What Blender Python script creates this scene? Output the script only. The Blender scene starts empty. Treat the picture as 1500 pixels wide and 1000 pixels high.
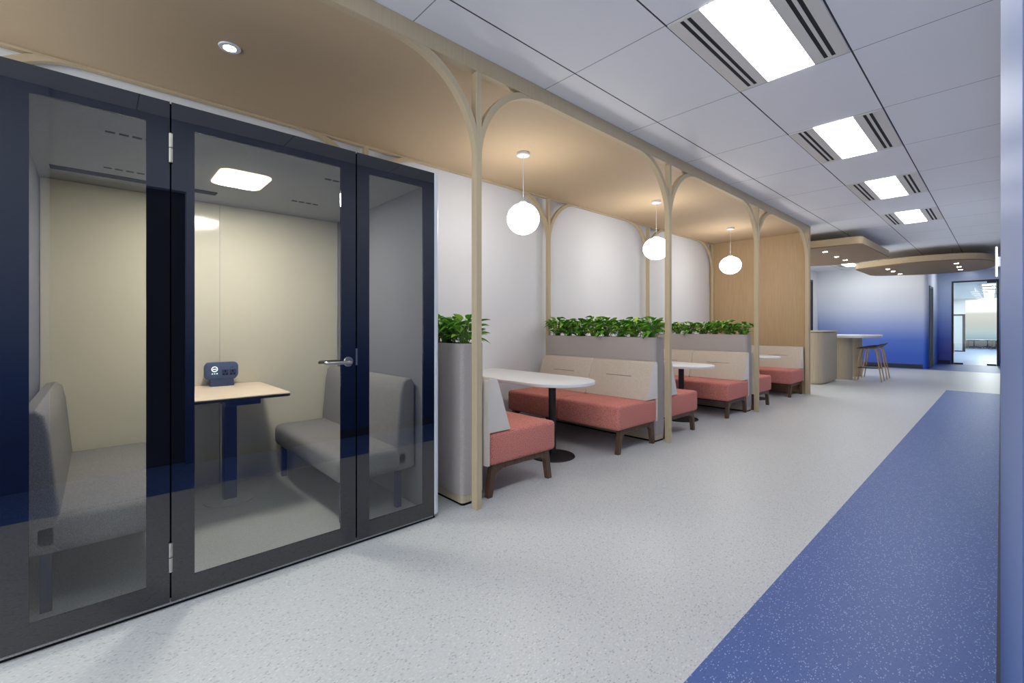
import bpy, bmesh, math, random
from mathutils import Vector, Matrix
random.seed(7)
PI = math.pi
C = bpy.context.scene.collection
scn = bpy.context.scene

# ------------------------------------------------------------------ helpers
def lin(r, g, b):
    f = lambda c: (c/255/12.92) if c/255 <= .04045 else ((c/255+.055)/1.055)**2.4
    return (f(r), f(g), f(b), 1)

def newmat(name):
    m = bpy.data.materials.new(name); m.use_nodes = True
    nt = m.node_tree
    return m, nt, nt.nodes['Principled BSDF']

def simple(name, col, rough=.5, spec=.5, metal=0, ior=None):
    m, nt, b = newmat(name)
    b.inputs['Base Color'].default_value = col
    b.inputs['Roughness'].default_value = rough
    b.inputs['Metallic'].default_value = metal
    b.inputs['Specular IOR Level'].default_value = spec
    if ior: b.inputs['IOR'].default_value = ior
    return m

def speckle(name, c1, c2, scale=250, rough=.9, bump=.15, lo=.35, hi=.65, stretch=(1,1,1), spec=.2):
    m, nt, b = newmat(name)
    tc = nt.nodes.new('ShaderNodeTexCoord'); mp = nt.nodes.new('ShaderNodeMapping')
    mp.inputs['Scale'].default_value = stretch
    nz = nt.nodes.new('ShaderNodeTexNoise'); nz.inputs['Scale'].default_value = scale
    nz.inputs['Detail'].default_value = 3
    cr = nt.nodes.new('ShaderNodeValToRGB')
    cr.color_ramp.elements[0].position = lo; cr.color_ramp.elements[0].color = c1
    cr.color_ramp.elements[1].position = hi; cr.color_ramp.elements[1].color = c2
    L = nt.links.new
    L(tc.outputs['Object'], mp.inputs[0]); L(mp.outputs[0], nz.inputs['Vector'])
    L(nz.outputs[0], cr.inputs[0]); L(cr.outputs[0], b.inputs['Base Color'])
    if bump:
        bp = nt.nodes.new('ShaderNodeBump'); bp.inputs['Strength'].default_value = bump
        bp.inputs['Distance'].default_value = .004
        L(nz.outputs[0], bp.inputs['Height']); L(bp.outputs[0], b.inputs['Normal'])
    b.inputs['Roughness'].default_value = rough
    b.inputs['Specular IOR Level'].default_value = spec
    return m

def emit(name, col, s):
    m = bpy.data.materials.new(name); m.use_nodes = True
    nt = m.node_tree; nt.nodes.clear()
    e = nt.nodes.new('ShaderNodeEmission'); o = nt.nodes.new('ShaderNodeOutputMaterial')
    e.inputs[0].default_value = col; e.inputs[1].default_value = s
    nt.links.new(e.outputs[0], o.inputs[0])
    return m

def glass(name, tint, ior=1.8, rough=0.0):
    """flat architectural glass: tinted transmission + mirror reflection by Fresnel on the outer faces"""
    m = bpy.data.materials.new(name); m.use_nodes = True
    nt = m.node_tree; nt.nodes.clear(); N = nt.nodes.new; L = nt.links.new
    o = N('ShaderNodeOutputMaterial'); mx = N('ShaderNodeMixShader')
    t = N('ShaderNodeBsdfTransparent'); t.inputs[0].default_value = tint
    g = N('ShaderNodeBsdfGlossy'); g.inputs['Roughness'].default_value = rough
    fr = N('ShaderNodeFresnel'); fr.inputs[0].default_value = ior
    ge = N('ShaderNodeNewGeometry'); s = N('ShaderNodeMath'); s.operation = 'SUBTRACT'; s.inputs[0].default_value = 1
    mu = N('ShaderNodeMath'); mu.operation = 'MULTIPLY'
    L(ge.outputs['Backfacing'], s.inputs[1]); L(s.outputs[0], mu.inputs[0]); L(fr.outputs[0], mu.inputs[1])
    L(mu.outputs[0], mx.inputs[0]); L(t.outputs[0], mx.inputs[1]); L(g.outputs[0], mx.inputs[2]); L(mx.outputs[0], o.inputs[0])
    return m

def obj(name, bm, mats, parent=None, smooth=False, loc=None):
    me = bpy.data.meshes.new(name)
    bmesh.ops.recalc_face_normals(bm, faces=bm.faces)
    bm.to_mesh(me); bm.free()
    if not isinstance(mats, (list, tuple)): mats = [mats]
    for m in mats: me.materials.append(m)
    if smooth:
        for p in me.polygons: p.use_smooth = True
        try: me.set_sharp_from_angle(angle=math.radians(40))
        except Exception: pass
    o = bpy.data.objects.new(name, me); C.objects.link(o)
    if parent: o.parent = parent
    if loc: o.location = loc
    return o

def tag(o, label, cat, group=None):
    o['label'] = label; o['category'] = cat
    if group: o['group'] = group
    return o

def thing(name, label, cat, loc=(0,0,0), rz=0, group=None):
    o = bpy.data.objects.new(name, None); C.objects.link(o)
    o.empty_display_size = .1
    o.location = loc; o.rotation_euler = (0,0,rz)
    return tag(o, label, cat, group)

def struct(name, bm, m, parent=None, **k):
    o = obj(name, bm, m, parent, **k)
    if not parent: o['kind'] = 'structure'
    return o

KIDS = {}
def dup(root, loc, rz, label):
    r = root.copy(); C.objects.link(r); r.location = loc; r.rotation_euler = (0,0,rz); r['label'] = label
    for ch in list(root.children):
        c = ch.copy(); C.objects.link(c); c.parent = r
        for g in list(ch.children):
            d = g.copy(); C.objects.link(d); d.parent = c
    return r

def BM(): return bmesh.new()

def box(bm, x0, x1, y0, y1, z0, z1, bev=0, seg=2, mat=0):
    b = bmesh.new()
    bmesh.ops.create_cube(b, size=1)
    for v in b.verts:
        v.co = Vector(((x0+x1)/2+v.co.x*(x1-x0), (y0+y1)/2+v.co.y*(y1-y0), (z0+z1)/2+v.co.z*(z1-z0)))
    if bev:
        bmesh.ops.bevel(b, geom=list(b.edges), offset=bev, segments=seg, affect='EDGES', profile=.5)
    merge(bm, b, mat)
    return bm

def merge(bm, b, mat=0, M=None):
    mp = {}
    for v in b.verts:
        mp[v] = bm.verts.new(M @ v.co if M else v.co)
    for f in b.faces:
        try:
            nf = bm.faces.new([mp[v] for v in f.verts]); nf.material_index = mat if mat else f.material_index
            nf.smooth = f.smooth
        except ValueError: pass
    b.free()

def prism(bm, pts, a0, a1, axis='z', bev=0, seg=2, mat=0):
    """extrude a closed 2-D outline. axis z: pts=(x,y); x: pts=(y,z); y: pts=(x,z)"""
    b = bmesh.new()
    def P(p, a):
        return {'z': (p[0], p[1], a), 'x': (a, p[0], p[1]), 'y': (p[0], a, p[1])}[axis]
    lo = [b.verts.new(P(p, a0)) for p in pts]; hi = [b.verts.new(P(p, a1)) for p in pts]
    n = len(pts)
    b.faces.new(lo[::-1]); b.faces.new(hi)
    for i in range(n):
        b.faces.new((lo[i], lo[(i+1) % n], hi[(i+1) % n], hi[i]))
    bmesh.ops.recalc_face_normals(b, faces=b.faces)
    if bev:
        caps = [e for e in b.edges if (all(v in lo for v in e.verts) or all(v in hi for v in e.verts))]
        bmesh.ops.bevel(b, geom=caps, offset=bev, segments=seg, affect='EDGES', profile=.5)
    merge(bm, b, mat)
    return bm

def ring_prism(bm, outer, inner, a0, a1, axis='z', mat=0):
    """a frame: two outlines with the same number of points"""
    def P(p, a):
        return {'z': (p[0], p[1], a), 'x': (a, p[0], p[1]), 'y': (p[0], a, p[1])}[axis]
    n = len(outer)
    V = [[bm.verts.new(P(p, a)) for p in pts] for pts in (outer, inner) for a in (a0, a1)]
    ol, oh, il, ih = V
    for i in range(n):
        j = (i+1) % n
        for q in ((ol[i], ol[j], oh[j], oh[i]), (il[i], ih[i], ih[j], il[j]), (oh[i], oh[j], ih[j], ih[i]), (ol[i], il[i], il[j], ol[j])):
            bm.faces.new(q).material_index = mat
    return bm

def rrect(x0, x1, y0, y1, r, n=6):
    out = []
    for cx, cy, a in ((x1-r, y1-r, 0), (x0+r, y1-r, 90), (x0+r, y0+r, 180), (x1-r, y0+r, 270)):
        for k in range(n+1):
            t = math.radians(a+90*k/n); out.append((cx+r*math.cos(t), cy+r*math.sin(t)))
    return out

def round_poly(pts, rs, n=8):
    out = []; N = len(pts)
    for i in range(N):
        p = Vector(pts[i]); a = Vector(pts[i-1])-p; b = Vector(pts[(i+1) % N])-p
        r = rs[i] if isinstance(rs, (list, tuple)) else rs
        d = min(r, a.length*.49, b.length*.49)
        q0 = p+a.normalized()*d; q1 = p+b.normalized()*d
        for k in range(n+1):
            t = k/n; out.append(tuple(q0*(1-t)**2+p*2*t*(1-t)+q1*t*t))
    return out

def lathe(bm, prof, cx=0, cy=0, n=32, mat=0):
    rings = []
    for r, z in prof:
        if r < 1e-6: rings.append([bm.verts.new((cx, cy, z))])
        else: rings.append([bm.verts.new((cx+r*math.cos(2*PI*k/n), cy+r*math.sin(2*PI*k/n), z)) for k in range(n)])
    for a, b in zip(rings, rings[1:]):
        for k in range(n):
            j = (k+1) % n
            if len(a) == 1 and len(b) == 1: continue
            if len(a) == 1: f = bm.faces.new((a[0], b[k], b[j]))
            elif len(b) == 1: f = bm.faces.new((a[k], a[j], b[0]))
            else: f = bm.faces.new((a[k], a[j], b[j], b[k]))
            f.material_index = mat
    return bm

def tube(bm, pts, r, n=10, mat=0):
    pts = [Vector(p) for p in pts]; rings = []
    for i, p in enumerate(pts):
        t = (pts[min(i+1, len(pts)-1)]-pts[max(i-1, 0)]).normalized()
        u = t.cross(Vector((0,0,1)))
        if u.length < .05: u = t.cross(Vector((1,0,0)))
        u.normalize(); w = t.cross(u)
        rr = r[i] if isinstance(r, (list, tuple)) else r
        rings.append([bm.verts.new(p+(u*math.cos(2*PI*k/n)+w*math.sin(2*PI*k/n))*rr) for k in range(n)])
    for a, b in zip(rings, rings[1:]):
        for k in range(n):
            bm.faces.new((a[k], a[(k+1) % n], b[(k+1) % n], b[k])).material_index = mat
    bm.faces.new(rings[0][::-1]).material_index = mat; bm.faces.new(rings[-1]).material_index = mat
    return bm

# ------------------------------------------------------------------ materials
def wood(name, c1, c2, rough=.55, axis='z', sc=26):
    st = {'z': (1, 1, .04), 'x': (.04, 1, 1), 'y': (1, .04, 1)}[axis]
    return speckle(name, c1, c2, scale=sc*3, rough=rough, bump=.03, lo=.3, hi=.7, stretch=st, spec=.35)

M_frame = wood('pale_oak_frame', lin(195,178,146), lin(201,184,152), .6)
M_soffit = wood('oak_soffit', lin(196,172,140), lin(199,175,143), .7, 'y')
M_panel = wood('oak_panel', lin(181,153,115), lin(190,163,125), .55)
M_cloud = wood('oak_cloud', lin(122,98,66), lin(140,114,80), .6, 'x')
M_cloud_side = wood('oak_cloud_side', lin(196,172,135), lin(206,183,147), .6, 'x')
M_counter = wood('washed_oak', lin(190,176,148), lin(206,192,166), .5)
M_walnut = wood('walnut', lin(82,62,48), lin(108,84,66), .5)
M_oakleg = wood('oak_leg', lin(190,154,108), lin(206,172,126), .5)
M_white = simple('white_paint', lin(230,232,234), .7, .3)
M_whitegloss = simple('white_powder_coat', lin(226,230,234), .35)
M_laminate = simple('white_laminate', lin(238,238,238), .3)
M_coral = speckle('coral_fabric', lin(182,96,84), lin(228,158,146), 190, .95, .18)
M_cream = speckle('cream_leather', lin(196,183,166), lin(206,194,178), 90, .6, .05)
M_palefab = speckle('pale_woven_fabric', lin(222,213,201), lin(242,234,224), 300, .95, .2)
M_seam = simple('dark_seam', lin(140,128,116), .9)
M_felt = speckle('planter_felt', lin(164,156,152), lin(196,189,185), 240, .95, .2)
M_felt_light = M_felt
M_black = simple('black_metal', lin(30,31,34), .45)
M_blackmatt = simple('black_matt', lin(14,14,15), .8, .2)
M_navy = simple('navy_metal', lin(32,52,104), .4)
M_steel = simple('brushed_steel', lin(176,174,168), .3, .5, 1)
M_border = simple('navy_glass_border', lin(12,15,24), .015, .5, 0, 1.85)
M_glass = glass('grey_booth_glass', (.86,.87,.86,1), 1.85)
M_doorglass = glass('clear_door_glass', (.93,.96,.95,1), 1.5)
M_felt_grey = speckle('grey_acoustic_felt', lin(116,118,124), lin(146,148,154), 260, .95, .2)
M_felt_ceiling = speckle('grey_ceiling_felt', lin(150,152,154), lin(174,176,178), 260, .95, .2)
M_boothback = simple('cream_gloss_panel', lin(226,220,200), .12, .5)
M_boothfloor = speckle('booth_carpet', lin(150,152,152), lin(180,182,182), 220, .95, .2)
M_boothseat = speckle('grey_booth_fabric', lin(126,124,123), lin(156,154,153), 260, .95, .2)
M_oaktop = wood('oak_table_top', lin(226,206,182), lin(238,220,198), .45, 'y')
M_soil = speckle('soil', lin(34,26,20), lin(70,55,42), 80, 1, .4)
M_base = simple('dark_skirting', lin(38,46,62), .5)
M_darkdoor = simple('dark_door', lin(16,19,26), .6)
M_slot = simple('air_slot', lin(40,42,44), .8)
M_troffer = simple('light_frame', lin(226,222,214), .6, .3)
M_lamp = emit('lamp_panel', (.965,.985,1,1), 12)
M_globe = emit('lamp_globe', (1,.965,.92,1), 16)
M_down = emit('downlight_lens', (1,.84,.62,1), 60)
M_tiny = emit('spot_lens', (1,.93,.82,1), 110)
M_officelamp = emit('office_lamp', (.97,1,.99,1), 45)
M_boothlamp = emit('booth_lamp', (1,.95,.87,1), 80)
M_boothrim = emit('booth_lamp_rim', (1,.80,.55,1), 2.2)
M_sign = emit('wall_light', (1,1,1,1), 5)
M_led = emit('led_print', (.85,1,1,1), 2.5)
M_seatblack = simple('black_plastic', lin(34,36,38), .4)
M_dcable = simple('steel_cable', lin(110,110,110), .4, .5, .8)

def leafmat():
    m, nt, b = newmat('pothos_leaf')
    L = nt.links.new
    ge = nt.nodes.new('ShaderNodeNewGeometry')
    cr = nt.nodes.new('ShaderNodeValToRGB')
    cr.color_ramp.elements[0].color = lin(66,132,34); cr.color_ramp.elements[1].color = lin(182,218,84)
    e = cr.color_ramp.elements.new(.6); e.color = lin(112,178,52)
    L(ge.outputs['Random Per Island'], cr.inputs[0]); L(cr.outputs[0], b.inputs['Base Color'])
    b.inputs['Roughness'].default_value = .38
    return m
M_leaf = leafmat()
M_stem = simple('plant_stem', lin(96,132,52), .6)

def gradient_wall():
    """printed wall film: white at the top fading to strong blue at the floor"""
    m, nt, b = newmat('blue_gradient_film')
    L = nt.links.new
    ge = nt.nodes.new('ShaderNodeNewGeometry'); sp = nt.nodes.new('ShaderNodeSeparateXYZ')
    mr = nt.nodes.new('ShaderNodeMapRange'); mr.inputs[1].default_value = 0; mr.inputs[2].default_value = 3.1
    cr = nt.nodes.new('ShaderNodeValToRGB'); r = cr.color_ramp
    r.elements[0].position = .12; r.elements[0].color = lin(52,96,200)
    r.elements[1].position = .80; r.elements[1].color = lin(236,240,246)
    for p, c in ((.27, lin(80,116,206)), (.42, lin(152,170,220)), (.58, lin(208,216,234))):
        e = r.elements.new(p); e.color = c
    L(ge.outputs['Position'], sp.inputs[0]); L(sp.outputs[2], mr.inputs[0]); L(mr.outputs[0], cr.inputs[0])
    L(cr.outputs[0], b.inputs['Base Color'])
    b.inputs['Roughness'].default_value = .35
    return m
M_grad = gradient_wall()
def gradient_blue():
    m = M_grad.copy(); m.name = 'deep_blue_gradient_film'
    r = [n for n in m.node_tree.nodes if n.type == 'VALTORGB'][0].color_ramp
    for e, c in zip(r.elements, (lin(34,64,178), lin(60,96,200), lin(112,142,216), lin(156,178,224), lin(190,204,230))): e.color = c
    m.node_tree.nodes['Principled BSDF'].inputs['Roughness'].default_value = .22
    return m
M_grad_blue = gradient_blue()
def gradient_right():
    m = M_grad.copy(); m.name = 'glossy_blue_gradient_film'
    r = [n for n in m.node_tree.nodes if n.type == 'VALTORGB'][0].color_ramp
    for e, c in zip(r.elements, (lin(36,66,132), lin(64,96,160), lin(118,138,186), lin(146,160,194), lin(168,178,202))): e.color = c
    m.node_tree.nodes['Principled BSDF'].inputs['Roughness'].default_value = .42
    m.node_tree.nodes['Principled BSDF'].inputs['Specular IOR Level'].default_value = .3
    return m
M_grad_right = gradient_right()

def terrazzo(name, base, dark, light, sc=130, rough=.38, wd=.5, wl=.55):
    m, nt, b = newmat(name); L = nt.links.new; N = nt.nodes.new
    ge = N('ShaderNodeNewGeometry'); mp = N('ShaderNodeMapping'); mp.inputs['Scale'].default_value = (1, .55, 1)
    mp.inputs['Rotation'].default_value = (0, 0, .5)
    vo = N('ShaderNodeTexVoronoi'); vo.inputs['Scale'].default_value = sc
    nz = N('ShaderNodeTexNoise'); nz.inputs['Scale'].default_value = sc*.9; nz.inputs['Detail'].default_value = 2
    L(ge.outputs['Position'], mp.inputs[0]); L(mp.outputs[0], vo.inputs['Vector']); L(mp.outputs[0], nz.inputs['Vector'])
    sp = N('ShaderNodeSeparateColor'); L(vo.outputs['Color'], sp.inputs[0])
    def step(src, t, op='GREATER_THAN'):
        n = N('ShaderNodeMath'); n.operation = op; n.inputs[1].default_value = t; L(src, n.inputs[0]); return n.outputs[0]
    d = step(sp.outputs[0], .80); l = step(sp.outputs[1], .80)
    near = step(vo.outputs['Distance'], .42, 'LESS_THAN')
    def mul(a, bb):
        n = N('ShaderNodeMath'); n.operation = 'MULTIPLY'; L(a, n.inputs[0])
        if isinstance(bb, float): n.inputs[1].default_value = bb
        else: L(bb, n.inputs[1])
        return n.outputs[0]
    m1 = N('ShaderNodeMix'); m1.data_type = 'RGBA'; m1.inputs[6].default_value = base; m1.inputs[7].default_value = dark
    L(mul(mul(d, near), wd), m1.inputs[0])
    m2 = N('ShaderNodeMix'); m2.data_type = 'RGBA'; m2.inputs[7].default_value = light
    L(m1.outputs[2], m2.inputs[6]); L(mul(mul(l, near), wl), m2.inputs[0])
    m3 = N('ShaderNodeMix'); m3.data_type = 'RGBA'; m3.blend_type = 'MULTIPLY'; m3.inputs[0].default_value = .5
    cr = N('ShaderNodeValToRGB'); cr.color_ramp.elements[0].position = .3; cr.color_ramp.elements[0].color = (.72,.72,.72,1)
    cr.color_ramp.elements[1].position = .62; L(nz.outputs[0], cr.inputs[0])
    L(m2.outputs[2], m3.inputs[6]); L(cr.outputs[0], m3.inputs[7]); L(m3.outputs[2], b.inputs['Base Color'])
    b.inputs['Roughness'].default_value = rough
    return m
M_floor = terrazzo('pale_terrazzo_vinyl', lin(208,211,211), lin(134,140,142), lin(234,234,233), 135)
M_floorblue = terrazzo('blue_terrazzo_vinyl', lin(68,100,168), lin(48,76,146), lin(164,186,224), 175, .42, .7, .7)
M_officefloor = simple('blue_grey_carpet', lin(150,174,212), .35)

def ceilmat():
    m, nt, b = newmat('ceiling_tiles'); L = nt.links.new; N = nt.nodes.new
    ge = N('ShaderNodeNewGeometry'); sp = N('ShaderNodeSeparateXYZ'); L(ge.outputs['Position'], sp.inputs[0])
    def line(src, off, pitch, w):
        a = N('ShaderNodeMath'); a.operation = 'SUBTRACT'; a.inputs[1].default_value = off-pitch*40-w/2; L(src, a.inputs[0])
        q = N('ShaderNodeMath'); q.operation = 'MODULO'; q.inputs[1].default_value = pitch; L(a.outputs[0], q.inputs[0])
        s = N('ShaderNodeMath'); s.operation = 'LESS_THAN'; s.inputs[1].default_value = w; L(q.outputs[0], s.inputs[0])
        return s.outputs[0]
    lx = line(sp.outputs[0], -.69, .7165, .010); ly = line(sp.outputs[1], 2.578, 1.163, .007)
    m1 = N('ShaderNodeMix'); m1.data_type = 'RGBA'; m1.inputs[6].default_value = lin(240,240,242); m1.inputs[7].default_value = lin(150,150,152); L(ly, m1.inputs[0])
    m2 = N('ShaderNodeMix'); m2.data_type = 'RGBA'; m2.inputs[7].default_value = lin(70,70,74); L(m1.outputs[2], m2.inputs[6]); L(lx, m2.inputs[0])
    L(m2.outputs[2], b.inputs['Base Color']); b.inputs['Roughness'].default_value = .85; b.inputs['Specular IOR Level'].default_value = .2
    return m
M_ceil = ceilmat()

# ------------------------------------------------------------------ setting
XW = -4.26          # face of the left wall
CZ = 3.1            # ceiling
def rwx(y): return -.0029*y

bm = BM()           # floor: pale vinyl with blue inlays
def quad(bm, x0, x1, y0, y1, z, mat, up=True):
    v = [bm.verts.new(p) for p in ((x0,y0,z),(x1,y0,z),(x1,y1,z),(x0,y1,z))]
    f = bm.faces.new(v if up else v[::-1]); f.material_index = mat
bm2 = bmesh.new()
for (x0,x1,y0,y1,mi) in ((-7.2,-.76,-4.5,17.7,0), (-.76,.9,-4.5,12.3,1), (-.76,.9,12.3,17.7,0), (-7.2,.9,17.7,21.05,1)):
    box(bm, x0, x1, y0, y1, -.06, 0, mat=mi)
struct('floor', bm, [M_floor, M_floorblue])
struct('floor_office', box(BM(), -2.2, 2.2, 21.05, 40.4, -.06, 0), M_officefloor)

bm = BM(); box(bm, -7.2, .9, -4.5, 21.1, CZ, CZ+.08); struct('ceiling', bm, M_ceil)
struct('ceiling_office', box(BM(), -2.2, 2.2, 21.1, 40.4, 2.82, 2.9), simple('office_ceiling', lin(238,240,238), .8))

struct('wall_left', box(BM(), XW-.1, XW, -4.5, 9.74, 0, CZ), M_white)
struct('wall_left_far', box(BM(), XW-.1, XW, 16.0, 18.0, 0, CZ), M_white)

wl = [(rwx(21), 21.0), (rwx(8), 8.0), (rwx(1.6), 1.6)]
for k in range(9):
    t = k/8; y = 1.5-.9*t; wl.append((-.0045+.0175*(1.5-y), y))
back = [(.9, .6), (.9, 21.0)]
struct('wall_right', prism(BM(), wl+back, 0, CZ), M_grad_right)
bm = BM(); box(bm, .0, .9, -1.6, -.27, 0, CZ); box(bm, .014, .9, -.27, .6, 2.47, CZ); struct('wall_right_near', bm, M_grad_right)
struct('door_5', box(BM(), .10, .15, -.27, .6, 0, 2.47), M_darkdoor)
bb = wl[:11]; bbo = [(x-.010, y) for x, y in bb]
struct('baseboard_right', prism(BM(), bbo+bb[::-1], 0, .09), M_base)

# wood clad end wall of the booth bay
struct('wall_partition', box(BM(), XW, -2.42, 9.67, 9.74, 0, CZ, .004), M_panel)
# gradient wall in the distance, its return and the blue wall with the glass door
far = [(-7.2, 18.02), (-2.6, 18.02), (-1.9, 18.04)]
for k in range(7):
    t = k/6*PI/2; far.append((-1.62+.12*math.sin(t), 18.16-.12*math.cos(t)))
far += [(-1.5, 20.99), (-1.7, 20.99), (-1.7, 18.3), (-7.2, 18.3)]
struct('wall_far', prism(BM(), far, 0, CZ), M_grad)
bf = far[:4]; struct('baseboard_far', prism(BM(), [(x, y-.012) for x, y in bf]+bf[::-1], 0, .12), M_base)
bm = BM()
box(bm, -1.7, -1.17, 21.0, 21.1, 0, CZ); box(bm, -1.17, -.10, 21.0, 21.1, 2.75, CZ); box(bm, -.10, .9, 21.0, 21.1, 0, CZ)
struct('wall_end', bm, M_grad_blue)
struct('baseboard_end', box(BM(), -1.499, -1.2, 20.985, 20.999, 0, .12), M_base)
# office beyond the glass door
bm = BM(); box(bm, -2.0, -1.92, 21.1, 40.4, 0, 2.82); struct('wall_office_left', bm, M_white)
bm = BM(); box(bm, 1.9, 2.0, 21.1, 40.4, 0, 2.82); struct('wall_office_right', bm, M_white)
bm = BM()
for a in ((-1.92,-1.45,0,2.82), (-1.45,1.9,2.72,2.82), (-1.45,1.9,.5,.53)): box(bm, a[0], a[1], 36.0, 36.1, a[2], a[3])
struct('wall_office_back', bm, M_white)
def frosted():
    m = bpy.data.materials.new('frosted_window'); m.use_nodes = True
    nt = m.node_tree; nt.nodes.clear(); N = nt.nodes.new; L = nt.links.new
    ge = N('ShaderNodeNewGeometry'); sp = N('ShaderNodeSeparateXYZ'); mr = N('ShaderNodeMapRange'); mr.inputs[2].default_value = 2.8
    cr = N('ShaderNodeValToRGB'); r = cr.color_ramp
    r.elements[0].position = .13; r.elements[0].color = lin(60,78,92)
    r.elements[1].position = .76; r.elements[1].color = lin(255,255,255)
    for p, c in ((.2, lin(130,158,172)), (.34, lin(168,184,186)), (.5, lin(186,186,180)), (.70, lin(204,202,194))):
        e = r.elements.new(p); e.color = c
    em = N('ShaderNodeEmission'); em.inputs[1].default_value = 1.0; o = N('ShaderNodeOutputMaterial')  # pane glows by itself, light through the frosting painted as emission
    L(ge.outputs['Position'], sp.inputs[0]); L(sp.outputs[2], mr.inputs[0]); L(mr.outputs[0], cr.inputs[0]); L(cr.outputs[0], em.inputs[0]); L(em.outputs[0], o.inputs[0])
    return m
struct('wall_office_far', box(BM(), -2.0, 2.0, 40.3, 40.4, 0, 2.82), M_white)
struct('window_1', box(BM(), -1.45, 1.9, 36.02, 36.06, .53, 2.72), frosted())

# glass door at the corridor's end
bm = BM()
for a in ((-1.17,-1.125,0,2.75), (-.145,-.10,0,2.75), (-1.125,-.145,2.70,2.75)): box(bm, a[0], a[1], 20.97, 21.05, a[2], a[3])
d1 = struct('door_1', bm, M_black)
obj('glass_pane', box(BM(), -1.125, -.145, 21.0, 21.012, .01, 2.70), M_doorglass, d1)
for x0, x1, z0, z1, nm in ((-1.12,-.90,.0,.05,'patch_fitting'), (-.36,-.15,.0,.05,'patch_fitting'), (-.36,-.15,2.64,2.70,'door_closer')):
    obj(nm, box(BM(), x0, x1, 20.985, 21.03, z0, z1), M_black, d1)
# dark door in the return wall, dark door in the far left wall
d2 = struct('door_2', box(BM(), -1.505, -1.49, 18.25, 19.2, 0, 2.42), M_darkdoor)
obj('door_frame', ring_prism(BM(), [(18.2,0),(19.25,0),(19.25,2.47),(18.2,2.47)], [(18.26,.001),(19.19,.001),(19.19,2.41),(18.26,2.41)], -1.50, -1.485, 'x'), M_black, d2)
d3 = struct('door_3', box(BM(), XW-.005, XW+.012, 16.3, 17.3, 0, 2.72), M_darkdoor)
obj('door_frame', ring_prism(BM(), [(16.25,0),(17.35,0),(17.35,2.77),(16.25,2.77)], [(16.31,.001),(17.29,.001),(17.29,2.71),(16.31,2.71)], XW, XW+.02, 'x'), M_black, d3)

# ------------------------------------------------------------------ ceiling lights
def make_troffer():
    t = thing('ceiling_light', '', 'ceiling light', (-1.05, 0, CZ), 0, 'recessed ceiling lights along the corridor')
    hx, L = .352, 1.145
    bm = BM()
    xs = [-hx, -.282, -.258, -.238, -.214, -.150]        # frame with four air slots
    for s in (1, -1):
        for a, b in ((-hx,-.282), (-.258,-.238), (-.214,-.150)):
            x0, x1 = sorted((a*s, b*s)); box(bm, x0, x1, .012, L, -.006, 0)
        for a, b in ((-.282,-.258), (-.238,-.214)):
            x0, x1 = sorted((a*s, b*s))
            box(bm, x0, x1, .012, .03, -.006, 0); box(bm, x0, x1, L-.03, L, -.006, 0)
    obj('frame', bm, M_troffer, t)
    for s in (1, -1):
        for a, b in ((-.282,-.258), (-.238,-.214)):
            x0, x1 = sorted((a*s, b*s))
            sl = obj('air_slot', box(BM(), x0, x1, .03, L-.03, -.003, 0), M_slot, t)
    obj('diffuser', box(BM(), -.150, .150, .012, L, -.006, 0), M_lamp, t)
    return t
tl = make_troffer()
names = ['large recessed ceiling light panel nearest the viewer, cut by the top edge', 'second recessed ceiling light from the viewer, between dark air slots',
         'third recessed ceiling light from the viewer along the corridor', 'fourth and farthest recessed ceiling light in the corridor row, before the wooden clouds',
         'added unseen recessed ceiling light in front of the booth, first behind the picture edge', 'added unseen recessed ceiling light behind the viewer, farthest back in the row']
for i, k in enumerate((0, 1, 2, 3, -1, -2)):
    y = 2.578+2.326*k
    o = tl if i == 0 else dup(tl, (-1.05, y, CZ), 0, names[i])
    o.location = (-1.05, y, CZ); o['label'] = names[i]  # last two are out of view, continuing the row, added for brightness
o = dup(tl, (-3.12, 15.95, CZ), 0, 'ceiling light panel peeking out between the two wooden ceiling clouds')
o['group'] = 'ceiling lights above the wooden clouds'
for x, y, lab in ((-.8, 18.9, 'added unseen ceiling light above the right wooden cloud, in front of the glass door'), (-2.2, 16.6, 'added unseen ceiling light above the right wooden cloud, washing the gradient wall'),
                  (-4.9, 10.2, 'added unseen ceiling light over the lounge left of the counter, nearest'), (-4.9, 12.4, 'added unseen ceiling light over the lounge left of the counter, second'), (-4.9, 14.6, 'added unseen ceiling light over the lounge left of the counter, third'), (-4.9, 16.5, 'added unseen ceiling light over the lounge left of the counter, farthest'), (-6.3, 11.2, 'added unseen outer ceiling light over the lounge, nearest'), (-6.3, 13.5, 'added unseen outer ceiling light over the lounge, middle'), (-6.3, 15.8, 'added unseen outer ceiling light over the lounge, farthest')):
    o = dup(tl, (x, y, CZ), 0, lab); o.scale = (.62,)*3 if y == 16.6 else (1,1,1); o['group'] = 'ceiling lights above the wooden clouds'  # hidden lights over clouds and lounge, added to brighten the far end

# ------------------------------------------------------------------ canopy and arched posts
cn = thing('timber_canopy', 'long pale timber canopy over the booth and the banquette bays', 'canopy', (-3.3, 3, 3.0))
def rel(bm, o):
    bmesh.ops.translate(bm, verts=bm.verts, vec=-Vector(o.location)); return bm
obj('soffit', rel(box(BM(), XW, -2.47, -3.4, 9.67, 3.0, 3.03), cn), M_soffit, cn)
obj('fascia', rel(box(BM(), -2.47, -2.42, -3.4, 9.67, 2.985, 3.098), cn), M_frame, cn)
obj('rear_beam', rel(box(BM(), -4.21, -4.175, -3.4, 9.67, 2.984, 3.0), cn), M_frame, cn)

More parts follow.
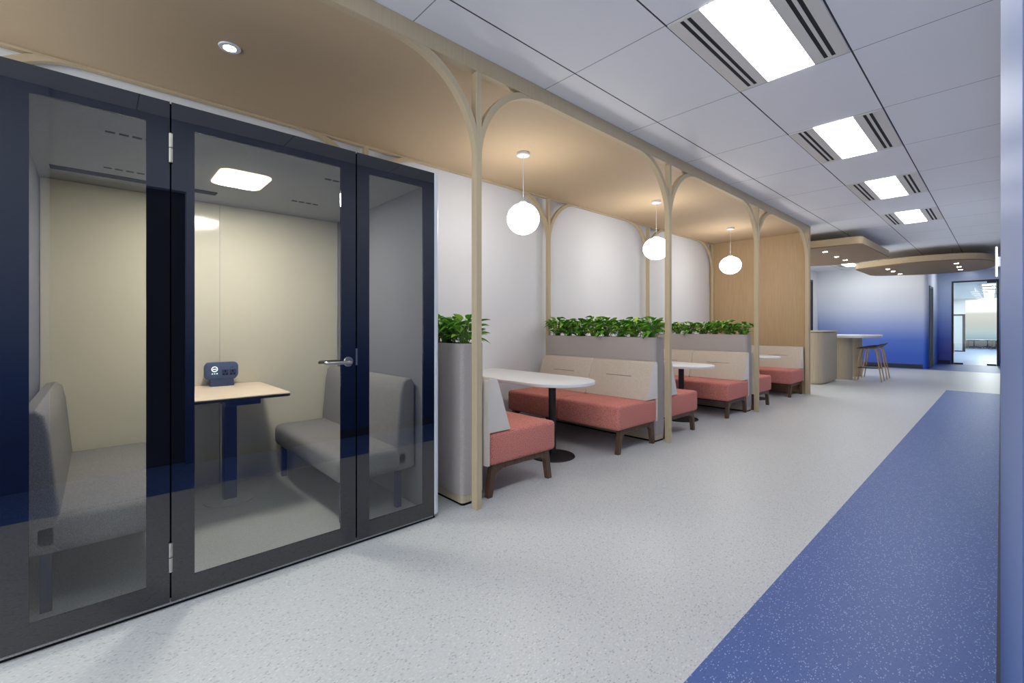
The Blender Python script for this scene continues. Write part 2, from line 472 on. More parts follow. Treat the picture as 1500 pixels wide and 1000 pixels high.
def bracket_bm(s, x0, x1, ztop, w, R=.60, t=.045, n=18):
    """quarter-round arch strip joining the post (half width w/2) to the beam at ztop"""
    bm = BM(); cy = w/2+R; cz = ztop-R; rows = []
    for k in range(n+1):
        a = PI-PI/2*k/n
        i = (cy+R*math.cos(a), cz+R*math.sin(a)); o = (cy+(R+t)*math.cos(a), cz+(R+t)*math.sin(a))
        o = (max(o[0], w/2-.002), min(o[1], ztop+.002))
        rows.append([bm.verts.new((x, s*p[0], p[1])) for p in (i, o) for x in (x0, x1)])
    for a, b in zip(rows, rows[1:]):
        for q in ((0,1,1,0), ):
            pass
        bm.faces.new((a[0], a[1], b[1], b[0])); bm.faces.new((a[2], b[2], b[3], a[3]))
        bm.faces.new((a[0], b[0], b[2], a[2])); bm.faces.new((a[1], a[3], b[3], b[1]))
    return bm
def make_post(x0, x1, ztop, sides, lab, y, w=.045):
    xc = (x0+x1)/2
    t = thing('arched_post', lab, 'post', (xc, y, 0), 0, 'arched timber posts of the canopy')
    obj('post', box(BM(), x0-xc, x1-xc, -w/2, w/2, 0, ztop, .002, 1), M_frame, t)
    for s in sides: obj('arch_bracket', bracket_bm(s, x0-xc+.003, x1-xc-.003, ztop, w), M_frame, t, smooth=True)
    return t
make_post(-2.478, -2.42, 2.985, (1,-1), 'front timber arch post beside the right end of the dark glass booth', 1.922)
make_post(-2.478, -2.42, 2.985, (1,-1), 'front timber arch post at the corridor end of the middle grey planter', 4.542)
make_post(-2.478, -2.42, 2.985, (1,-1), 'front timber arch post at the corridor end of the far grey planter', 7.122)
make_post(-2.478, -2.42, 2.985, (-1,), 'front half arch against the edge of the wooden end wall', 9.645)
make_post(-4.215, -4.165, 2.984, (1,-1), 'rear arch rising behind the left top corner of the booth', -.68)
make_post(-4.215, -4.165, 2.984, (1,-1), 'rear arch post showing just above the right part of the booth', 1.922)
make_post(-4.215, -4.165, 2.984, (1,-1), 'rear arch post on the white wall behind the nearest globe lamp', 4.522)
make_post(-4.215, -4.165, 2.984, (1,-1), 'rear arch post on the white wall behind the middle globe lamp', 7.06)
make_post(-4.215, -4.165, 2.984, (-1,), 'rear half arch in the corner with the wooden end wall', 9.645)

dl = thing('downlight', 'small round recessed spotlight in the timber canopy above the booth', 'downlight', (-3.285, .615, 3.0))
obj('trim_ring', lathe(BM(), [(.036,-.001),(.036,-.008),(.058,-.008),(.062,-.001),(.062,.0),(.036,.0)]), M_whitegloss, dl, smooth=True)
obj('lens', lathe(BM(), [(0,-.004),(.036,-.004),(.036,-.0005),(0,-.0005)]), M_down, dl)

# ------------------------------------------------------------------ pendants
pend = None
for i, (y, lab) in enumerate(((3.17, 'white globe pendant nearest the booth, over the first bay'), (5.75, 'white globe pendant partly hidden by the second front post'),
                              (8.28, 'white globe pendant farthest away, in front of the wooden end wall'))):
    if pend is None:
        pend = thing('globe_pendant', lab, 'pendant lamp', (-3.28, y, 3.0), 0, 'globe pendants under the canopy')
        obj('ceiling_rose', lathe(BM(), [(0,0),(.062,0),(.066,-.004),(.066,-.026),(.060,-.032),(0,-.032)]), M_whitegloss, pend, smooth=True)
        obj('cord', tube(BM(), [(0,0,-.03),(0,0,-.50)], .003, 8), M_whitegloss, pend)
        obj('cap', lathe(BM(), [(0,-.485),(.030,-.488),(.042,-.500),(.044,-.512),(0,-.512)]), M_whitegloss, pend, smooth=True)
        prof = [(.163*math.cos(a), -.665+.157*math.sin(a)) for a in [PI/2-PI*k/24 for k in range(25)]]
        prof[0] = (0, prof[0][1]); prof[-1] = (0, prof[-1][1])
        obj('globe', lathe(BM(), prof, n=40), M_globe, pend, smooth=True)
    else:
        o = dup(pend, (-3.28, y, 3.0), 0, lab)
        for c in o.children:
            if c.name.startswith('globe'): c.scale = (1.09, 1.09, .975); c.location.z = -.017

# ------------------------------------------------------------------ glass booth
FX = -2.5; BZ0, BZ1 = .028, 2.245
bo = thing('meeting_booth', 'dark glass fronted meeting booth with white rounded edge', 'booth', (-3.3, .667, 0))
R_ = lambda bm: rel(bm, bo)
def arcp(cx, cy, r, a0, a1, n=8): return [(cx+r*math.cos(math.radians(a0+(a1-a0)*k/n)), cy+r*math.sin(math.radians(a0+(a1-a0)*k/n))) for k in range(n+1)]
rw = arcp(-2.55, 1.615, .05, 0, 90)+[(-4.2,1.665),(-4.2,1.614),(-2.5,1.614)]
obj('side_wall', R_(prism(BM(), rw, BZ0, BZ1, 'z', .003, 1)), M_whitegloss, bo, smooth=True)
lw = [(x, 1.334-y) for x, y in rw][::-1]
obj('side_wall', R_(prism(BM(), lw, BZ0, BZ1, 'z', .003, 1)), M_whitegloss, bo, smooth=True)
obj('roof', R_(box(BM(), -4.2, -2.515, -.28, 1.614, 2.20, 2.243)), M_blackmatt, bo)
obj('back_wall', R_(box(BM(), -4.2, -4.06, -.28, 1.614, BZ0, 2.20)), M_whitegloss, bo)
obj('floor', R_(box(BM(), -4.06, -2.515, -.28, 1.614, .012, .04)), M_boothfloor, bo)
obj('plinth', R_(box(BM(), -4.18, -2.52, -.30, 1.63, 0, .012)), M_blackmatt, bo)
# linings
for x0, x1, y0, y1, nm, mt in ((-4.06,-2.52,1.594,1.614,'side_lining',M_felt_grey), (-4.06,-2.52,-.28,-.26,'side_lining',M_felt_grey)):
    obj(nm, R_(box(BM(), x0, x1, y0, y1, .04, 2.20)), mt, bo)
for y0, y1 in ((-.258,.688), (.693,1.592)):
    obj('back_panel', R_(box(BM(), -4.06, -4.045, y0, y1,   .05, 2.178, .001, 1)), M_boothback, bo)
obj('ceiling_lining', R_(box(BM(), -4.06, -2.52, -.26, 1.594, 2.18, 2.20)), M_felt_ceiling, bo)
for y0 in (.03, 1.06):
    for x0 in (-2.90, -3.56):
        for k in range(4):
            obj('vent_slot', R_(box(BM(), x0, x0+.018, y0+k*.05, y0+.036+k*.05, 2.177, 2.181)), M_slot, bo)
obj('dark_reflection_strip', R_(box(BM(), -3.78, -3.70, -.2, .62, 2.176, 2.181)), M_blackmatt, bo)  # added dark strip, imitates the dark doorway reflected in the glass
cl = obj('ceiling_lamp', R_(prism(BM(), rrect(-3.46,-3.08,.535,.815,.06), 2.172, 2.181)), M_boothrim, bo)
obj('diffuser', R_(prism(BM(), rrect(-3.435,-3.105,.557,.793,.045), 2.168, 2.173)), M_boothlamp, cl)
# front panels: printed border ring + glass
def front(nm, y0, y1, wy0, wy1):
    bm = ring_prism(BM(), [(y0,BZ0),(y1,BZ0),(y1,BZ1),(y0,BZ1)], [(wy0,.12),(wy1,.12),(wy1,2.138),(wy0,2.138)], FX-.012, FX, 'x')
    p = obj(nm, R_(bm), M_border, bo)
    obj('glass_pane', R_(box(BM(), FX-.012, FX, wy0, wy1, .12, 2.138)), M_glass, p)
    return p
front('fixed_panel', -.33+.05, .239, -.189, .158)
dr = front('door', .245, 1.088, .33, 1.003)
front('fixed_panel', 1.096, 1.613, 1.17, 1.531)
for y in (.242, 1.092):
    obj('mullion', R_(box(BM(), FX-.05, FX-.014, y-.02, y+.02, .04, 2.20)), M_blackmatt, bo)
for z in (1.975, .165):
    bm = BM(); tube(bm, [(FX+.006,.242,z),(FX+.006,.242,z+.062)], .008, 12); tube(bm, [(FX+.006,.242,z+.066),(FX+.006,.242,z+.128)], .008, 12)
    obj('hinge', R_(bm), M_steel, dr, smooth=True)
obj('strike_plate', R_(box(BM(), FX-.002, FX+.003, 1.088, 1.097, 1.03, 1.125)), M_steel, bo)
def lever(sx):
    bm = BM(); x = FX if sx > 0 else FX-.012
    b = bmesh.new(); lathe(b, [(0,0),(.027,0),(.027,.008),(.024,.011),(0,.011)], n=32)
    merge(bm, b, 0, Matrix.Translation((x, 1.043, 1.052)) @ Matrix.Rotation(sx*PI/2, 4, 'Y'))
    pts = [(x, 1.043, 1.052), (x+sx*.035, 1.043, 1.052), (x+sx*.048, 1.040, 1.052), (x+sx*.055, 1.030, 1.052), (x+sx*.056, 1.015, 1.052), (x+sx*.056, .92, 1.052), (x+sx*.052, .91, 1.052), (x+sx*.035, .906, 1.052)]
    tube(bm, pts, .0095, 12); return bm
for sx in (1, -1): obj('lever_handle', R_(lever(sx)), M_steel, dr, smooth=True)

# booth bench seats
def booth_bench(lab, y0, s):
    """y0: lining face, s: +1 faces +Y"""
    t = thing('booth_bench', lab, 'bench', (-3.36, y0, 0), 0, 'bench seats inside the booth')
    hx = .67
    def Y(v): return s*v
    a, b = sorted((Y(.03), Y(.53)))
    obj('seat', box(BM(), -hx, hx, a, b, .29, .46, .05, 4), M_boothseat, t, smooth=True)
    pr = [(.005,.30),(.005,.86),(.03,.90),(.07,.905),(.10,.88),(.115,.80),(.145,.46),(.145,.30)]
    pts = [(Y(p[0]), p[1]) for p in pr]
    obj('backrest', prism(BM(), pts if s > 0 else pts[::-1], -hx, hx, 'x', .02, 3), M_boothseat, t, smooth=True)
    for x in (-.60, .60):
        for yy in (.10, .47):
            q = Y(yy); obj('leg', box(BM(), x-.018, x+.018, q-.018, q+.018, .04, .30), M_navy, t)
    return t
booth_bench('grey upholstered bench inside the booth at its left side', -.258, 1)
booth_bench('grey upholstered bench inside the booth at its right side', 1.592, -1)

# booth table and its power hub
bt = thing('booth_table', 'small pale wood table on a navy column inside the booth', 'table', (-3.66, .68, 0))
obj('tabletop', rel(prism(BM(), rrect(-4.042,-3.24,.40,.965,.03), .800, .810, 'z', .004, 1), bt), M_oaktop, bt)
obj('edge_band', rel(prism(BM(), rrect(-4.042,-3.24,.40,.965,.03), .785, .800), bt), M_black, bt)
obj('support_plate', rel(box(BM(), -3.85, -3.32, .60, .80, .742, .785, .004, 1), bt), M_navy, bt)
obj('column', rel(box(BM(), -3.70, -3.63, .645, .725, .05, .742, .008, 2), bt), M_navy, bt)
obj('foot_plate', rel(lathe(BM(), [(0,.04),(.15,.04),(.15,.046),(.05,.056),(0,.056)], -3.665, .685, 32), bt), M_boothfloor, bt)
ph = thing('power_hub', 'dark blue desktop power hub with sockets on the booth table', 'power hub', (-3.93, .685, .81))
R90 = lambda: Matrix.Rotation(0, 4, 'Z')
outline = [(-.105,.065),(-.105,.150),(-.085,.175),(.09,.175),(.108,.155),(.108,.075),(.085,.045),(-.085,.045)]
outline = round_poly(outline, .015, 4)
M_hub = simple('hub_plastic', lin(76,92,124), .45)
M_hubd = simple('hub_dark', lin(44,56,86), .5)
obj('body', prism(BM(), outline, -.055, .0, 'x', .006, 2), M_hub, ph, smooth=True)
obj('stand', prism(BM(), [(-.045,0),(.03,0),(.012,.05),(-.03,.05)], -.075, .075, 'y', .002, 1), M_hubd, ph)
def yring(cy, cz, r0, r1, x0, x1, n=28):
    return ring_prism(BM(), [(cy+r1*math.cos(2*PI*k/n), cz+r1*math.sin(2*PI*k/n)) for k in range(n)], [(cy+r0*math.cos(2*PI*k/n), cz+r0*math.sin(2*PI*k/n)) for k in range(n)], x0, x1, 'x')
obj('status_ring', yring(-.045, .125, .0155, .020, -.001, .0015), M_led, ph)
obj('status_bar', box(BM(), -.001, .0015, -.056, -.034, .1225, .1275), M_led, ph)
for k in range(3): obj('status_dot', box(BM(), -.001, .0015, -.062+k*.0145, -.056+k*.0145, .088, .094), M_led, ph)
for yy in (.022, .070):
    so = obj('socket', box(BM(), -.001, .002, yy-.021, yy+.021, .076, .120, .001, 1), M_hubd, ph)
    for a in ((yy-.0045,yy+.0045,.101,.115), (yy-.016,yy-.005,.081,.090), (yy+.005,yy+.016,.081,.090)):
        obj('socket_slot', box(BM(), .001, .0026, a[0], a[1], a[2], a[3]), M_blackmatt, so)
obj('usb_port', box(BM(), -.001, .002, .055, .075, .134, .139), M_hubd, ph)

# ------------------------------------------------------------------ banquette benches
def make_bench():
    t = thing('banquette_bench', '', 'bench', (0,0,0), 0, 'banquette benches with coral seats')
    for x0, x1 in ((-.80,-.002), (.002,.80)):
        bm = BM(); box(bm, x0, x1, .022, .73, .235, .475, .032, 4)
        obj('seat', bm, M_coral, t, smooth=True)
        bm = BM()
        pr = [(.0,.24),(.0,.845),(.010,.866),(.03,.875),(.075,.873),(.098,.855),(.225,.478),(.022,.478),(.022,.24)]
        b = bmesh.new(); prism(b, pr, x0, x1, 'x', .008, 2)
        b.normal_update()
        for f in b.faces:
            n = f.normal
            f.material_index = 1 if (n.y > .5 and n.z > .05 and f.calc_center_median().z > .47) or (n.z > .9 and f.calc_center_median().z > .8) else 0
        merge(bm, b)
        bk = obj('backrest', bm, [M_palefab, M_cream], t, smooth=True)
        xc = (x0+x1)/2     # stitched slit in the middle of the cushion
        s = BM(); d = Vector((0, -.127, .377)).normalized(); p0 = Vector((0, .225, .478))+d*.245
        nrm = Vector((0, .377, .127)).normalized()
        for (ha, w, h0, h1) in ((.165, .003, -.002, .0022),):
            vs = []
            for hh in (h0, h1):
                for sx, sw in ((-1,-1),(1,-1),(1,1),(-1,1)):
                    vs.append(s.verts.new(p0+Vector((xc+sx*ha,0,0))+d*sw*w+nrm*hh))
            for q in ((3,2,1,0),(4,5,6,7),(0,1,5,4),(1,2,6,5),(2,3,7,6),(3,0,4,7)): s.faces.new([vs[i] for i in q])
        obj('stitched_slit', s, M_seam, bk)
    for x in (-.755, .755):
        obj('base_rail', box(BM(), x-.02, x+.02, .07, .665, .195, .236, .003, 1), M_walnut, t)
        fl = round_poly([(.67,.236),(.60,.236),(.56,.196),(.628,.17),(.660,.0),(.705,.0)], [.01,.01,.01,.05,.003,.003], 5)
        obj('leg', prism(BM(), fl, x-.0225, x+.0225, 'x', .003, 1), M_walnut, t)
        bl = round_poly([(.055,.236),(.125,.236),(.165,.196),(.10,.17),(.065,.0),(.022,.0)], [.01,.01,.01,.05,.003,.003], 5)
        obj('leg', prism(BM(), bl, x-.0225, x+.0225, 'x', .003, 1), M_walnut, t)
    for y in (.16, .56):
        obj('cross_rail', box(BM(), -.74, .74, y-.02, y+.02, .200, .234), M_walnut, t)
    return t
bench = make_bench()
BXC = -3.305
bl = [(2.068, 0, 'nearest coral bench, its back against the planter beside the booth'),
      (4.428, PI, 'coral bench with cream backrest facing the nearest oval table, in front of the middle planter'),
      (4.636, 0, 'coral bench mostly hidden behind the second front post, backing the middle planter'),
      (6.998, PI, 'coral bench with cream backrest in front of the far planter, at the middle table'),
      (7.206, 0, 'coral bench behind the far planter, only its end showing past the third post'),
      (9.660, PI, 'farthest coral bench, its cream back against the wooden end wall')]
for i, (y, r, lab) in enumerate(bl):
    o = bench if i == 0 else dup(bench, (BXC, y, 0), r, lab)
    o.location = (BXC, y, 0); o.rotation_euler = (0,0,r); o['label'] = lab

# ------------------------------------------------------------------ oval tables
def make_table():
    t = thing('oval_table', '', 'table', (-2.95, 0, 0), 0, 'white round ended tables in the bays')
    r = .37; x1 = .42; x0 = XW+2.95+.004
    pts = [(x0,-r)]+[(x1-r+r*math.cos(a), r*math.sin(a)) for a in [-PI/2+PI*k/28 for k in range(29)]]+[(x0,r)]
    obj('tabletop', prism(BM(), pts, .71, .74, 'z', .006, 2), M_laminate, t, smooth=True)
    obj('column', lathe(BM(), [(0,.02),(.036,.02),(.036,.708),(.10,.7085),(.10,.71),(0,.71)], n=28), M_black, t, smooth=True)
    obj('base_plate', lathe(BM(), [(0,0),(.215,0),(.22,.004),(.215,.012),(.06,.022),(0,.022)], n=48), M_black, t, smooth=True)
    return t
tb = make_table()
for i, (y, lab) in enumerate(((3.24, 'white round ended table in the first bay, nearest the booth'), (5.82, 'white round ended table in the second bay behind the second post'), (8.42, 'white round ended table in the farthest bay by the wooden end wall'))):
    o = tb if i == 0 else dup(tb, (-2.95, y, 0), 0, lab)
    o.location = (-2.95, y, 0); o['label'] = lab

# ------------------------------------------------------------------ planters and plants
def make_planter():
    t = thing('planter_box', '', 'planter', (0,0,0), 0, 'tall grey planter dividers')
    x0, x1 = -.80, .80
    o = rrect(x0, x1, -.1, .1, .03, 6); i = rrect(x0+.012, x1-.012, -.088, .088, .02, 6)
    bm = ring_prism(BM(), o, i, .07, 1.13)
    obj('body', bm, M_felt, t, smooth=True)
    obj('plinth', prism(BM(), rrect(x0+.008, x1-.004, -.094, .094, .024), .018, .07), M_counter, t)
    obj('kick_strip', prism(BM(), rrect(x0+.012, x1-.008, -.088, .088, .02), 0, .018), M_blackmatt, t)
    obj('soil', prism(BM(), rrect(x0+.013, x1-.013, -.087, .087, .02), .9, 1.085), M_soil, t)
    return t
pl = make_planter()
PY_ = [(1.962, 'tall grey planter standing between the booth and the nearest bench'), (4.532, 'middle grey planter behind the bench of the first bay'), (7.102, 'far grey planter behind the bench of the second bay')]
for i, (y, lab) in enumerate(PY_):
    o = pl if i == 0 else dup(pl, (-3.34, y, 0), 0, lab)
    o.location = (-3.34, y, 0); o['label'] = lab

def leaf(bm, base, dirv, L, W, droop):
    """a pointed, folded pothos leaf made of a strip of quads"""
    d = dirv.normalized(); side = d.cross(Vector((0,0,1)))
    if side.length < .1: side = Vector((1,0,0))
    side.normalize(); up = side.cross(d).normalized()
    rows = []; N = 6
    for k in range(N+1):
        t = k/N
        w = W*(math.sin(PI*min(1, t**.7*.97+.03)))**.85 if 0 < t < 1 else (.0)
        c = base+d*L*t-Vector((0,0,1))*droop*L*t*t
        fold = up*w*.28
        rows.append((c-side*w*.5+fold, c, c+side*w*.5+fold))
    V = [[bm.verts.new(p) for p in r] if 0 < k < N else [bm.verts.new(r[1])] for k, r in enumerate(rows)]
    for a, b in zip(V, V[1:]):
        if len(a) == 1: bm.faces.new((a[0], b[1], b[0])); bm.faces.new((a[0], b[2], b[1]))
        elif len(b) == 1: bm.faces.new((a[0], a[1], b[0])); bm.faces.new((a[1], a[2], b[0]))
        else:
            bm.faces.new((a[0], a[1], b[1], b[0])); bm.faces.new((a[1], a[2], b[2], b[1]))

def make_plant(seed):
    rnd = random.Random(seed); lf = BM(); st = BM()
    for k in range(54):
        a = rnd.uniform(0, 2*PI); e = rnd.uniform(.1, 1.0)
        rad = rnd.uniform(.02, .105); top = rnd.uniform(.03, .19)*(1-.3*rad/.11)
        p0 = Vector((rnd.uniform(-.05,.05), rnd.uniform(-.035,.035), 0))
        p1 = Vector((math.cos(a)*rad*1.15, math.sin(a)*rad*.8, top+.035))
        mid = (p0+p1)/2+Vector((0,0,.03))
        tube(st, [p0, mid, p1], [.003,.0025,.0018], 5)
        dv = Vector((math.cos(a+rnd.uniform(-.7,.7)), math.sin(a+rnd.uniform(-.7,.7)), rnd.uniform(-.1,.9)))
        leaf(lf, p1, dv, rnd.uniform(.07,.115), rnd.uniform(.042,.066), rnd.uniform(.1,.45))
    return lf, st
ordn = ['nearest the corridor', 'second from the corridor', 'third from the corridor', 'fourth from the corridor', 'fifth from the corridor', 'sixth from the corridor', 'seventh from the corridor', 'nearest the wall']
wh = ['tall planter beside the booth', 'middle grey planter', 'far grey planter']
protos = []
for s in range(3):
    lf, st = make_plant(100+s)
    t = thing('pothos_plant', '', 'plant', (0,0,0), 0, 'leafy green plants in the planters')
    obj('foliage', lf, M_leaf, t, smooth=False); obj('stems', st, M_stem, t)
    protos.append([t, False])
n = 0
for pi, (py, _) in enumerate(PY_):
    for k in range(8):
        x = -2.645-k*.198
        lab = 'leafy green plant in the %s, %s' % (wh[pi], ordn[k])
        t, used = protos[n % 3]; rz = random.choice((0, PI))+random.uniform(-.25,.25)
        loc = (x+random.uniform(-.02,.02), py+random.uniform(-.008,.008), 1.083)
        if not used:
            t.location = loc; t.rotation_euler = (0,0,rz); t['label'] = lab; protos[n % 3][1] = True; o = t
        else: o = dup(t, loc, rz, lab)
        s = random.uniform(.95, 1.15); o.scale = (s, s, s*random.uniform(1.0,1.2))
        n += 1

# ------------------------------------------------------------------ far counter, high table, stools
ct = thing('wooden_counter', 'pale wooden counter cabinet just past the wooden end wall', 'counter', (-3.3, 12, 0))
cpts = round_poly([(-4.2,11.38),(-2.61,11.38),(-2.61,12.66),(-4.2,12.66)], [.02,.22,.05,.02], 8)
obj('cabinet', rel(prism(BM(), cpts, .03, 1.115), ct), M_counter, ct, smooth=True)
obj('top_panel', rel(prism(BM(), round_poly([(-4.22,11.36),(-2.59,11.36),(-2.59,12.68),(-4.22,12.68)], [.02,.24,.06,.02], 8), 1.125, 1.155, 'z', .003, 1), ct), M_counter, ct, smooth=True)
obj('shadow_gap', rel(prism(BM(), round_poly([(-4.18,11.40),(-2.63,11.40),(-2.63,12.64),(-4.18,12.64)], [.02,.21,.05,.02], 8), 1.115, 1.125), ct), M_blackmatt, ct)
obj('plinth', rel(prism(BM(), round_poly([(-4.18,11.41),(-2.64,11.41),(-2.64,12.63),(-4.18,12.63)], [.02,.2,.05,.02], 8), 0, .03), ct), M_counter, ct)

ht = thing('high_table', 'white topped high table on two wooden pillars beside the counter', 'table', (-2.7, 13.5, 0))
obj('tabletop', rel(prism(BM(), round_poly([(-3.6,12.75),(-2.05,12.75),(-1.93,13.6),(-2.05,14.6),(-3.6,14.6)], [.05,.35,.6,.35,.05], 8), .985, 1.045, 'z', .012, 3), ht), M_laminate, ht, smooth=True)
for x, y, r in ((-2.63, 13.15, .21), (-2.60, 14.1, .21)):
    obj('pillar', rel(lathe(BM(), [(0,0),(r,0),(r,.985),(0,.985)], x, y, 40), ht), M_counter, ht, smooth=True)

def make_stool():
    t = thing('bar_stool', '', 'stool', (0,0,0), 0, 'black seated bar stools at the high table')
    bm = BM(); nu, nv = 16, 8; g = {}
    for th in (0, 1):
        for i in range(nu):
            for j in range(nv+1):
                a = 2*PI*i/nu; q = j/nv
                x = .235*q*math.cos(a); y = .205*q*math.sin(a)
                z = .775-.02*(1-q*q)+.085*max(0, x/.235)**2*q+.02*(abs(y)/.2)**2-(.03 if x < 0 else 0)*(x/.235)**2-th*.014
                g[th,i,j] = bm.verts.new((x, y, z))
    bmesh.ops.remove_doubles(bm, verts=[g[th,i,0] for th in (0,) for i in range(nu)], dist=1e-4)
    bm.free(); bm = BM()
    rings = []
    for th in (0, 1):
        rr = []
        for j in range(nv+1):
            row = []
            for i in range(1 if j == 0 else nu*2):
                a = 2*PI*i/(nu*2); q = j/nv
                x = .235*q*math.cos(a); y = .205*q*math.sin(a)
                z = .775-.02*(1-q*q)+.085*max(0, x/.235)**2*q+.02*(abs(y)/.2)**2-(.03 if x < 0 else 0)*(x/.235)**2-th*.014
                row.append(bm.verts.new((x, y, z)))
            rr.append(row)
        rings.append(rr)
        for a, b in zip(rr, rr[1:]):
            m = len(b)
            for i in range(m):
                if len(a) == 1: bm.faces.new((a[0], b[i], b[(i+1) % m]))
                else: bm.faces.new((a[i], b[i], b[(i+1) % m], a[(i+1) % m]))
    o, i2 = rings[0][-1], rings[1][-1]
    for k in range(len(o)): bm.faces.new((o[k], o[(k+1) % len(o)], i2[(k+1) % len(o)], i2[k]))
    obj('seat', bm, M_seatblack, t, smooth=True)
    for sx in (-1, 1):
        for sy in (-1, 1):
            obj('leg', tube(BM(), [(sx*.06,sy*.06,.742),(sx*.11,sy*.09,.735),(sx*.135,sy*.105,.71),(sx*.15,sy*.115,.66),(sx*.245,sy*.185,0)], [.012,.014,.0145,.0145,.011], 10), M_oakleg, t, smooth=True)
    z = .30; k = .15+.095*(.66-z)/.66; ky = .115+.07*(.66-z)/.66
    fr = [(-k,-ky,z),(k,-ky,z),(k,ky,z),(-k,ky,z),(-k,-ky,z)]
    bm = BM()
    for a, b in zip(fr, fr[1:]): tube(bm, [a, b], .008, 8)
    obj('footrest', bm, M_black, t)
    return t
stl = make_stool()
stl.location = (-2.09, 13.10, 0); stl['label'] = 'nearer bar stool with black seat and wooden legs at the high table'
dup(stl, (-2.10, 13.88, 0), 0, 'second bar stool with black seat, mostly behind the nearer stool')

# ------------------------------------------------------------------ hanging wooden clouds
def cloud(lab, pts, rs, z0, loc, lamps, cables):
    t = thing('ceiling_cloud', lab, 'ceiling panel', loc, 0, 'suspended wooden ceiling clouds')
    out = round_poly(pts, rs, 10)
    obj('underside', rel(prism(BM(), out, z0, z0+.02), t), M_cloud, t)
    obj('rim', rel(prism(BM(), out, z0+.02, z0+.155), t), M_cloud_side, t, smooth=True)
    for x, y in lamps:
        obj('downlight', rel(lathe(BM(), [(0,z0-.003),(.036,z0-.003),(.040,z0),(0,z0)], x, y, 20), t), M_tiny, t)
    for x, y in cables:
        obj('cable', rel(tube(BM(), [(x,y,z0+.15),(x,y,CZ)], .004, 6), t), M_dcable, t)
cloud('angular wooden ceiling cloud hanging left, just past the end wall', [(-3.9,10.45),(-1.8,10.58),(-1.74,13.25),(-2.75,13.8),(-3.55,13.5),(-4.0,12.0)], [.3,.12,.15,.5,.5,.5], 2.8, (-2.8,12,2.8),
      [(-2.515,11.17),(-2.515,12.13),(-2.505,12.9)], [(-2.1,11.0),(-2.0,13.0),(-3.4,11.0),(-3.3,13.1)])
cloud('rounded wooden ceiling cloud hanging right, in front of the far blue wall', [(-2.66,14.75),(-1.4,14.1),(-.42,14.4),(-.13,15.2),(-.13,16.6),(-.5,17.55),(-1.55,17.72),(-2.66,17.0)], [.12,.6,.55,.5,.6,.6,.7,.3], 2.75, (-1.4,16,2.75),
      [(-2.05,15.25),(-2.04,16.0),(-2.0,16.9),(-.76,15.1),(-.76,16.0),(-.77,16.8)], [(-.82,14.9),(-.78,15.7),(-.76,16.4),(-2.2,15.0),(-2.2,16.6),(-.7,17.2)])

# lit white fitting on the right wall
sg = thing('wall_light', 'slim lit white fitting on the glossy blue right wall', 'wall light', (rwx(8.6), 8.6, 2.09))
obj('light_bar', box(BM(), -.045, -.028, -.03, .03, -.19, .19, .004, 2), M_sign, sg)
obj('bracket', box(BM(), -.028, 0, -.02, .02, -.06, .06), M_whitegloss, sg)

# ------------------------------------------------------------------ office beyond the glass door
ol = None
for k in range(7):
    lab = 'office ceiling light seen through the glass door, %s row from the door' % ['first','second','third','fourth','fifth','sixth','seventh'][k]
    y = (24.36, 26.26, 28.33, 30.32, 32.13, 33.94, 35.6)[k]; xo = -.014*y-.03
    if ol is None:
        ol = thing('office_ceiling_light', lab, 'ceiling light', (xo, y, 2.82), 0, 'office ceiling lights beyond the glass door')
        obj('diffuser', box(BM(), -.17, .17, 0, .62, -.008, 0), M_officelamp, ol)
        obj('frame', ring_prism(BM(), [(-.30,-.03),(.30,-.03),(.30,.65),(-.30,.65)], [(-.17,0),(.17,0),(.17,.62),(-.17,.62)], -.008, 0), M_troffer, ol)
    else: dup(ol, (xo, y, 2.82), 0, lab)
def office_chair(x, y, rz, lab, src=[None]):
    if src[0]: return dup(src[0], (x,y,0), rz, lab)
    t = thing('office_chair', lab, 'chair', (x,y,0), rz, 'black office chairs beyond the glass door'); src[0] = t
    obj('seat', box(BM(), -.24, .24, -.24, .24, .44, .51, .03, 3), M_seatblack, t, smooth=True)
    obj('backrest', box(BM(), -.22, .22, .22, .27, .55, .98, .024, 3), M_seatblack, t, smooth=True)
    obj('back_support', tube(BM(), [(0,.1,.44),(0,.27,.46),(0,.29,.60)], .018, 8), M_black, t)
    obj('gas_lift', tube(BM(), [(0,0,.09),(0,0,.45)], .028, 10), M_black, t)
    for k in range(5):
        a = 2*PI*k/5; obj('base_spoke', tube(BM(), [(0,0,.11),(.3*math.cos(a),.3*math.sin(a),.06),(.3*math.cos(a),.3*math.sin(a),.0)], [.022,.016,.022], 8), M_black, t)
    return t
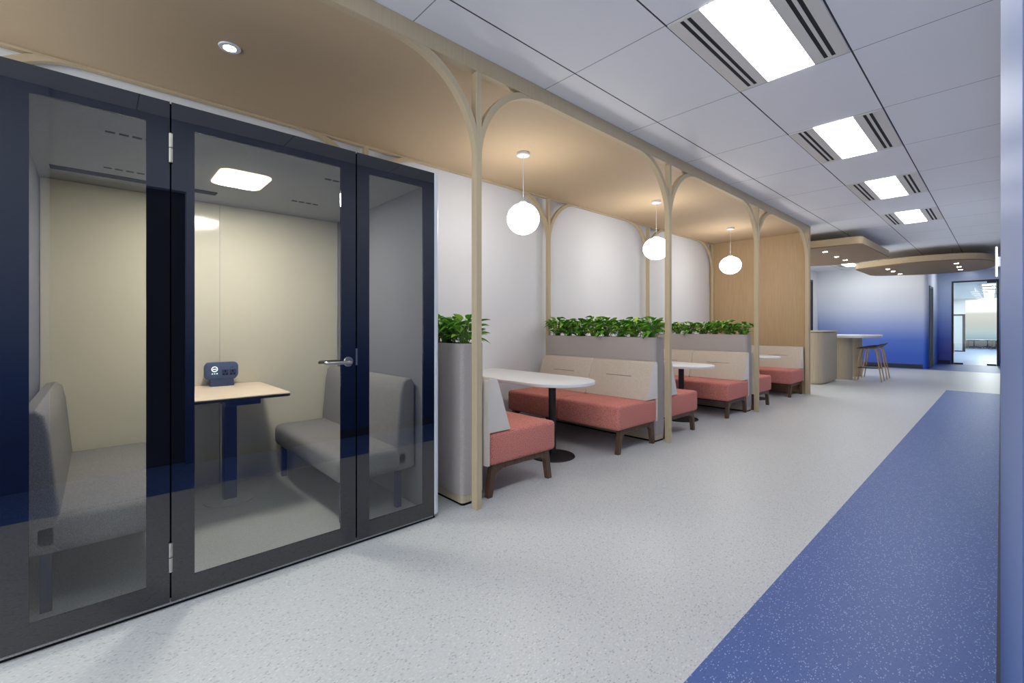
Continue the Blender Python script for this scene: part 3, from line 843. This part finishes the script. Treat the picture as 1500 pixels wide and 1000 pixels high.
office_chair(-1.15, 37.2, 2.9, 'black office chair left of centre, seen through the glass door')
office_chair(-.62, 37.6, 3.4, 'black office chair in the middle of the glass door view')
office_chair(-.28, 37.0, 3.0, 'black office chair by the right edge of the glass door view')
def office_desk(x, y, lab, src=[None]):
    if src[0]: return dup(src[0], (x,y,0), 0, lab)
    t = thing('office_desk', lab, 'desk', (x,y,0), 0, 'desks beyond the glass door'); src[0] = t
    obj('desktop', box(BM(), -.55, .55, -.35, .35, .70, .73), M_counter, t)
    for sx in (-.5, .5):
        for sy in (-.3, .3): obj('leg', box(BM(), sx-.025, sx+.025, sy-.025, sy+.025, 0, .70), M_oakleg, t)
    return t
office_desk(-.95, 38.6, 'desk with wooden legs at the left under the far frosted window')
office_desk(.25, 38.6, 'desk with wooden legs at the right under the far frosted window')
tag(box_ := obj('low_bench', box(BM(), -1.9, -1.6, 27.5, 30.5, 0, .42, .01, 1), M_oakleg), 'low wooden cabinet along the office left wall beyond the glass door', 'cabinet')
d4 = struct('door_4', ring_prism(BM(), [(-1.9,0),(-1.28,0),(-1.28,1.86),(-1.9,1.86)], [(-1.9+.08,.05),(-1.38,.05),(-1.38,1.78),(-1.82,1.78)], 31.6, 31.68, 'y'), M_black)
obj('glass_pane', box(BM(), -1.82, -1.38, 31.63, 31.645, .05, 1.78), M_doorglass, d4)

# ------------------------------------------------------------------ world, camera, view
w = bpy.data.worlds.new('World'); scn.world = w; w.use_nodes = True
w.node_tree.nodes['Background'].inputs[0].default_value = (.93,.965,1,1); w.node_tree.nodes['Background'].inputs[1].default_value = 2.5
cam = bpy.data.cameras.new('Camera'); co = bpy.data.objects.new('Camera', cam); C.objects.link(co)
cam.sensor_width = 36; cam.lens = 662/1500*36; cam.shift_y = -22/1500; cam.clip_start = .02; cam.clip_end = 100
co.location = (0, 0, 1.25); co.rotation_euler = (PI/2, 0, math.atan(720/662))
scn.camera = co
vs = scn.view_settings
vs.view_transform = 'Standard'; vs.look = 'None'; vs.gamma = 1; vs.use_curve_mapping = False
vs.exposure = 0.3
